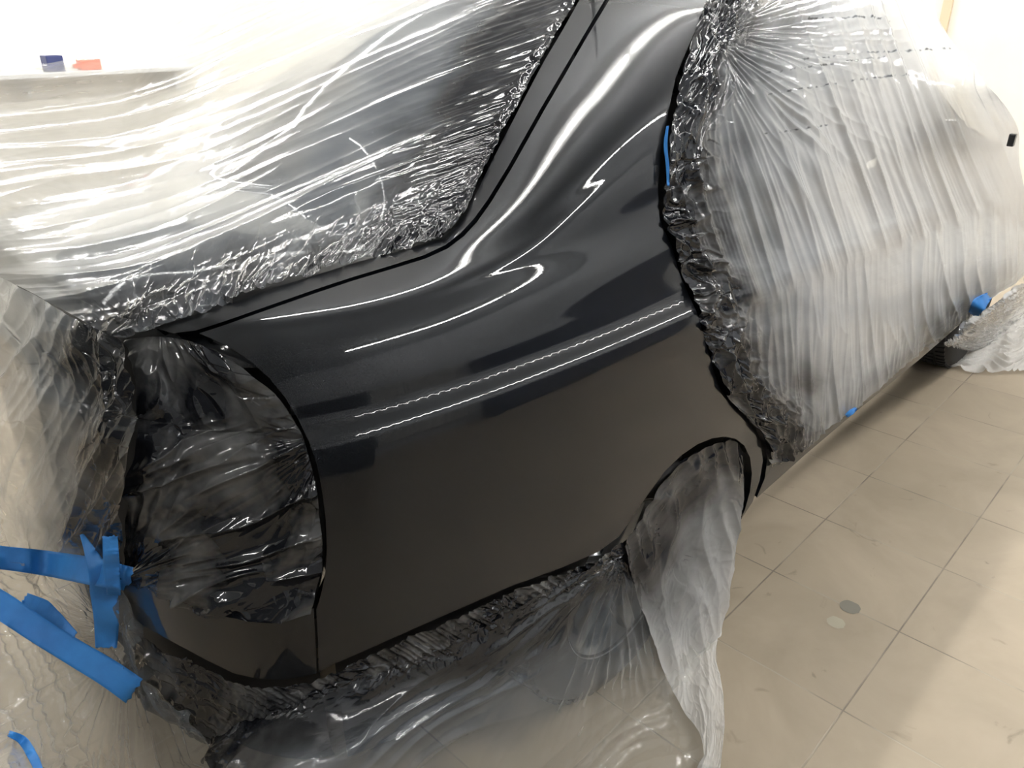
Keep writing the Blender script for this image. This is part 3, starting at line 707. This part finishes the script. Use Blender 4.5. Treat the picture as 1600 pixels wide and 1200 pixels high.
# -- D: clear film over the rear face of the trunk
dT = [(-60, 402), (0, 432), (60, 462), (130, 502), (196, 532)]
dR = [(196, 532), (222, 620), (214, 720), (200, 820), (200, 900)]
dL = [(-60, 402), (-60, 550), (-60, 700), (-60, 872)]
dB = [(-60, 872), (0, 880), (80, 890), (150, 905), (200, 900)]
def pinBody(names, off=.006, miss=1.8):
    def f(P, Db):
        return np.where(np.isnan(Db), miss, Db-off), edges(P.shape[:2], names)
    return f
def wrD(P, X, s, t, cr):
    q = P[..., 0]+.55*P[..., 1]
    return ridge((q+gn(s*4, t*4, 71)*40)/70, P[..., 1]/260, 73, 1.5)*.016+ridge(q/30, P[..., 1]/160, 75)*.005+crump(s, t, cr, 27, 9, .012)+.0015*gn(s*9, t*9, 8)
FILMS['D'] = film('masking_film', (dT, dB, dL, dR), (280, 360), pinBody('TBLR'), FILMC, wrD,
    lambda P, X, s, t: 1.05-sm(20, 190, dist_line(P, dR+[(200, 905)])+gn(P[..., 0]/60, P[..., 1]/60, 36)*25)*1.1,
    lambda P, X, s, t: .35+0*s, 'clear crinkled film hanging over the rear face of the trunk', coarse=(40, 48), off=.02)

# -- E: film from the bumper down to the floor at the rear
gT = [(-60, 868), (0, 876), (80, 886), (150, 900), (196, 930), (214, 985)]
gR = [(214, 985), (226, 1030), (275, 1100), (342, 1160), (360, 1262)]
gL = [(-60, 868), (-60, 1000), (-60, 1130), (-60, 1262)]
gB = [(-60, 1262), (80, 1262), (200, 1262), (360, 1262)]
def skirt(P):
    """where the film hangs round the rear corner: rear plane, side plane, floor"""
    a = plane_depth(P, (1, 0, .08), .27+.04); b = plane_depth(P, (0, 1, -.16), .80-.16*.55); k = .03
    m = .5*(a+b+np.sqrt((a-b)**2+k*k))
    f = plane_depth(P, (0, 0, 1), .015); f = np.where(f < 0, 50, f)
    return np.minimum(m, f)
def pinG(P, Db):
    pin = edges(P.shape[:2], 'TB'); dep = np.where(np.isnan(Db), 1.7, Db-.012)
    dep[:, -1] = skirt(P[:, -1])
    return dep, pin
def wrG(P, X, s, t, cr):
    f1, r1 = fan(P, (205, 985), 9, 81)
    return (f1*.010*sm(0, 80, r1)+ridge((P[..., 0]-.5*P[..., 1]+gn(s*4, t*4, 81)*30)/46, P[..., 1]/200, 83, 1.4)*.014+crump(s, t, cr, 29, 8, .022)+.002*gn(s*8, t*8, 9))*sm(0, .04, t)
FILMS['E'] = film('drop_film', (gT, gB, gL, gR), (280, 300), pinG, FILMD, wrG,
    lambda P, X, s, t: (1.0-sm(20, 150, dist_line(P, [(192, 900), (205, 985), (260, 1090), (330, 1157)])))*.5,
    lambda P, X, s, t: .3+0*s, 'crinkled clear film hanging from the blue taped bumper towards the floor', coarse=(40, 40))

# -- F: black crumpled film below bumper and quarter panel
hT = [(176, 955), (240, 1000), (300, 1030), (368, 1060), (430, 1068), (495, 1058), (560, 1028), (640, 992), (720, 957), (800, 922), (880, 893), (935, 869), (970, 846)]
hB = [(190, 1052), (245, 1108), (330, 1158), (400, 1128), (480, 1092), (560, 1064), (640, 1042), (700, 1020), (760, 985), (830, 945), (890, 915), (940, 885), (976, 862)]
def tuck(P, Db):
    dep = np.where(np.isnan(Db), 1.6, Db)+.004
    V_ = np.linspace(0, 1, P.shape[1])[None]
    return dep+.0*V_, np.ones(P.shape[:2], bool)
FILMS['F'] = film('masking_film', (hT, hB, [hT[0], (198, 1010), hB[0]], [hT[-1], hB[-1]]), (620, 90), tuck, FILMK,
    lambda P, X, s, t, cr: crump(s, t, cr, 51, 12, .014)+ridge((P[..., 0]*.6-P[..., 1])/14, s*3, 53)*.006,
    lambda P, X, s, t: .98+0*s, lambda P, X, s, t: .75+0*s, 'black crumpled strip of film under the bumper corner and quarter panel', coarse=(90, 16), obstacle=False)

# -- G: drape from quarter panel to floor, over the rear wheel
kT = [(330, 1150), (400, 1118), (480, 1082), (560, 1052), (640, 1026), (700, 1005), (760, 972), (830, 930), (890, 898), (940, 868), (972, 848), (1010, 786), (1045, 738), (1090, 700), (1128, 688)]
kR = [(1128, 688), (1140, 740), (1145, 820), (1130, 900), (1118, 980), (1118, 1060), (1120, 1150), (1112, 1262), (1105, 1480)]
kL = [(330, 1150), (322, 1190), (310, 1225), (300, 1262), (300, 1480)]
kB = [(300, 1480), (500, 1480), (700, 1480), (900, 1480), (1105, 1480)]
def drape(P):
    return skirt(P)
def pinK(P, Db):
    dep = drape(P); nb = np.where(np.isnan(Db), dep, Db)
    pin = np.ones(P.shape[:2], bool)
    V_ = np.linspace(0, 1, P.shape[1])[None]; U_ = np.linspace(0, 1, P.shape[0])[:, None]
    wgt = (1-sm(0, .35, V_))
    dep = dep*(1-wgt)+np.where(U_ < .72, np.clip(nb, dep-.15, dep+.25)+.002, dep+.02)*wgt
    for _ in range(14): dep[1:-1, 1:-1] = .25*(dep[:-2, 1:-1]+dep[2:, 1:-1]+dep[1:-1, :-2]+dep[1:-1, 2:])
    return dep, pin
def wrK(P, X, s, t, cr):
    f1, r1 = fan(P, (972, 850), 11, 91); q = P[..., 0]*.62+P[..., 1]
    f3 = ridge((q+gn(s*3, t*3, 93)*40)/55, P[..., 0]/300, 95, 1.5)
    w = (1-sm(60, 420, r1))*sm(0, 40, r1)
    return w*f1*.014+(1-w)*f3*.010*sm(0, .06, t)+.004*gn(s*8, t*8, 4)+crump(s, t, cr, 55, 14, .008)
def spK(P, X, s, t):
    n = gn(P[..., 0]/80, P[..., 1]/80, 38)*25
    return 1.0-sm(0, 230, dist_line(P, kT)+n)*1.08
FILMS['G'] = film('drop_film', (kT, kB, kL, kR), (560, 300), pinK, FILMD, wrK, spK, lambda P, X, s, t: (1-sm(0, 50, dist_line(P, kT)))*.8+.12,
    'thin film gathered under the black quarter panel, hanging over the rear wheel', coarse=(70, 40), obstacle=False)

# -- H: loose flap in front of the wheel
lT = [(968, 850), (1000, 802), (1040, 742), (1085, 705), (1120, 690), (1142, 688), (1158, 702)]
lR = [(1158, 702), (1162, 760), (1152, 830), (1140, 905), (1125, 985), (1118, 1035), (1130, 1090), (1130, 1150), (1118, 1262), (1112, 1440)]
lL = [(968, 850), (990, 915), (1008, 975), (1032, 1040), (1062, 1105), (1092, 1146), (1100, 1200), (1085, 1262), (1060, 1440)]
lB = [(1060, 1440), (1085, 1440), (1112, 1440)]
def pinH(P, Db):
    dep = drape(P)-.012; return dep-.03*np.linspace(0, 1, P.shape[1])[None], np.ones(P.shape[:2], bool)
FILMS['H'] = film('drop_film', (lT, lB, lL, lR), (170, 420), pinH, FILM,
    lambda P, X, s, t, cr: ridge((P[..., 0]-.2*P[..., 1]+gn(s*4, t*4, 97)*20)/40, P[..., 1]/120, 99, 1.4)*.012+crump(s, t, cr, 57, 12, .012)+.004*gn(s*10, t*10, 3),
    lambda P, X, s, t: (1.0-sm(10, 270, dist_line(P, lT)+gn(P[..., 0]/60, P[..., 1]/60, 39)*25)*1.1), lambda P, X, s, t: .35+0*s,
    'loose film flap hanging in front of the rear wheel, bluish above and white below', coarse=(30, 50), obstacle=False)

# -- I: film around the front wheel, lying on the floor
mT = [(1512, 500), (1545, 478), (1590, 440), (1660, 390)]
mB = [(1452, 556), (1480, 572), (1520, 582), (1580, 583), (1660, 578)]
def pinI(P, Db):
    dep = plane_depth(P, (0, 0, 1), .012); V_ = np.linspace(0, 1, P.shape[1])[None]; U_ = np.linspace(0, 1, P.shape[0])[:, None]
    w_ = sm(.35, .75, V_+0*U_); return dep*w_+np.minimum(dep, plane_depth(P, (0, 1, .35), .76+.35*.1))*(1-w_), np.ones(P.shape[:2], bool)
FILMS['I'] = film('drop_film', (mT, mB, [mT[0], (1480, 530), mB[0]], [mT[-1], mB[-1]]), (260, 180), pinI, FILM,
    lambda P, X, s, t, cr: np.abs(ridge(s*3, t*14+gn(s*2, t*2, 58)*2, 59, 1.3)*.025+crump(s, t, cr, 59, 5, .008)),
    lambda P, X, s, t: (1-sm(5, 60, dist_line(P, [(1512, 500), (1540, 478)])))*.6, lambda P, X, s, t: .4+0*s,
    'bunched film lying on the floor around the front wheel', coarse=(30, 24), obstacle=False)

# ------------------------------------------------------------------ blue tape
def bvh_of(keys):
    V = []; Fc = []
    for k in keys:
        X = FILMS[k][1]; nu, nv = X.shape[:2]; off = len(V)
        V += [Vector(v) for v in X.reshape(-1, 3)]; Fc += [tuple(map(int, f)) for f in grid_faces(nu, nv, off)]
    return BVHTree.FromPolygons(V, Fc)
BT = bvh_of('DEFCGH')
def tape(pts, wpx, label, bvh=BT, lift=.004, n=90, group=None, default=1.6, seed=0):
    c = curve(pts, n); tg = np.gradient(c, axis=0); tg /= np.linalg.norm(tg, axis=1, keepdims=True); nr = np.stack([-tg[:, 1], tg[:, 0]], -1)
    k = 9; ww = np.interp(np.linspace(0, 1, n), np.linspace(0, 1, len(wpx)), wpx)
    q = np.linspace(-.5, .5, k)
    P = c[:, None]+nr[:, None]*(q[None]*ww[:, None])[..., None]
    P[0] += tg[0]*gn(q*6, q*0+seed, 5)[:, None]*4; P[-1] += tg[-1]*gn(q*6, q*0+seed, 6)[:, None]*4     # torn ends
    D, _ = cast(P, bvh, normals=False)
    D = np.where(np.isnan(D), np.nanmedian(D) if not np.isnan(D).all() else default, D)
    D0 = D.copy()
    for _ in range(220):
        A = D.copy(); A[1:-1, 1:-1] = .25*(D[:-2, 1:-1]+D[2:, 1:-1]+D[1:-1, :-2]+D[1:-1, 2:]); A[1:-1, 0] = (D[:-2, 0]+D[2:, 0]+D[1:-1, 1])/3; A[1:-1, -1] = (D[:-2, -1]+D[2:, -1]+D[1:-1, -2])/3
        D = np.minimum(A, D0+.012)
    D -= max(0, float(np.percentile(D-D0, 88)))
    V = CAMP+rays(P)*(D-lift+.0008*gn(np.arange(n)[:, None]/5+seed, q[None]*4, 7))[..., None]
    o = mesh('masking_tape', V.reshape(-1, 3), grid_faces(n, k), TAPE)
    sd = o.modifiers.new('thickness', 'SOLIDIFY'); sd.thickness = .0006
    return tag(o, label, 'tape', group)
tape([(-40, 866), (0, 871), (65, 879), (130, 890), (205, 905)], [36, 37, 40, 44, 38], 'horizontal strip of blue tape running left from the bumper corner', seed=1)
tape([(128, 835), (140, 860), (158, 905), (166, 960), (166, 1012)], [6, 26, 44, 40, 34], 'upright strip of blue tape crossing the end of the horizontal strip', lift=.007, seed=2)
tape([(172, 838), (174, 880), (178, 930)], [24, 26, 22], 'short bluish tape seen beside the upright strip', lift=.005, seed=3)
tape([(-40, 922), (0, 945), (60, 985), (120, 1022), (170, 1052), (210, 1080)], [44, 44, 42, 42, 44, 46], 'long wide diagonal strip of blue tape below the bumper', lift=.007, seed=4)
tape([(38, 935), (62, 950), (90, 972), (118, 992)], [20, 34, 26, 10], 'short curled piece of blue tape above the long diagonal strip', lift=.012, seed=5)
tape([(14, 1146), (34, 1156), (50, 1180), (66, 1215)], [10, 16, 16, 12], 'torn scrap of blue tape near the lower left edge', lift=.006, seed=6)
BB = bvh_of('B')
tape([(1043, 197), (1040, 225), (1043, 260), (1044, 290)], [4, 6, 5, 4], 'thin blue tape edge along the rear door opening', bvh=BB, lift=.012, n=40, seed=7)
tape([(1322, 650), (1330, 644), (1338, 638)], [6, 9, 5], 'small dark blue tape scrap on the sill under the doors', bvh=BB, lift=.006, n=20, seed=8)
tape([(1520, 492), (1530, 476), (1545, 462)], [16, 24, 12], 'crumpled blue tape at the far end of the sill', bvh=BB, lift=.01, n=30, seed=9)

# ------------------------------------------------------------------ booth details
bm = bmesh.new(); box(bm, 1.2, 2.5, RY1-.3, RY1-.01, 1.215, 1.24); box(bm, 1.5, 1.52, RY1-.12, RY1-.01, 1.1, 1.215); box(bm, 2.3, 2.32, RY1-.28, RY1-.01, 1.1, 1.215)
tag(bmobj('wall_shelf', bm, WHITE, None, .003), 'white shelf on the far left booth wall', 'shelf')
bm = bmesh.new(); box(bm, 1.60, 1.69, RY1-.24, RY1-.14, 1.24, 1.325); tag(bmobj('small_box', bm, simple('dark blue card', (.02, .03, .12), .5), None, .004), 'small dark blue box on the white wall shelf', 'box')
bm = bmesh.new(); box(bm, 1.78, 1.90, RY1-.22, RY1-.16, 1.24, 1.30); box(bm, 1.75, 1.80, RY1-.205, RY1-.175, 1.25, 1.275); tag(bmobj('sanding_block', bm, simple('orange plastic', (.75, .12, .02), .4), None, .006), 'orange plastic block lying on the white wall shelf', 'tool')

def stain(name, px, r, col, label):
    d = plane_depth(np.array(px, float), (0, 0, 1), 0); c = CAMP+rays(px)*d
    V = [(c[0], c[1], .0012)]; n = 40
    for k in range(n):
        a = 2*math.pi*k/n; rr = r*(1+.12*float(gn(math.cos(a)*2+3, math.sin(a)*2+r*50, 3)))
        V.append((c[0]+rr*math.cos(a), c[1]+rr*math.sin(a), .0012))
    o = mesh(name, V, [(0, 1+k, 1+(k+1) % n) for k in range(n)], simple(name, col, .6), smooth=False)
    return tag(o, label, 'stain')
stain('putty_spot', (1306, 973), .024, (.42, .38, .29), 'pale round dried spot on the floor tile')
stain('grey_stain', (1328, 949), .028, (.20, .185, .15), 'faint grey patch on the tile joint beside the pale spot')
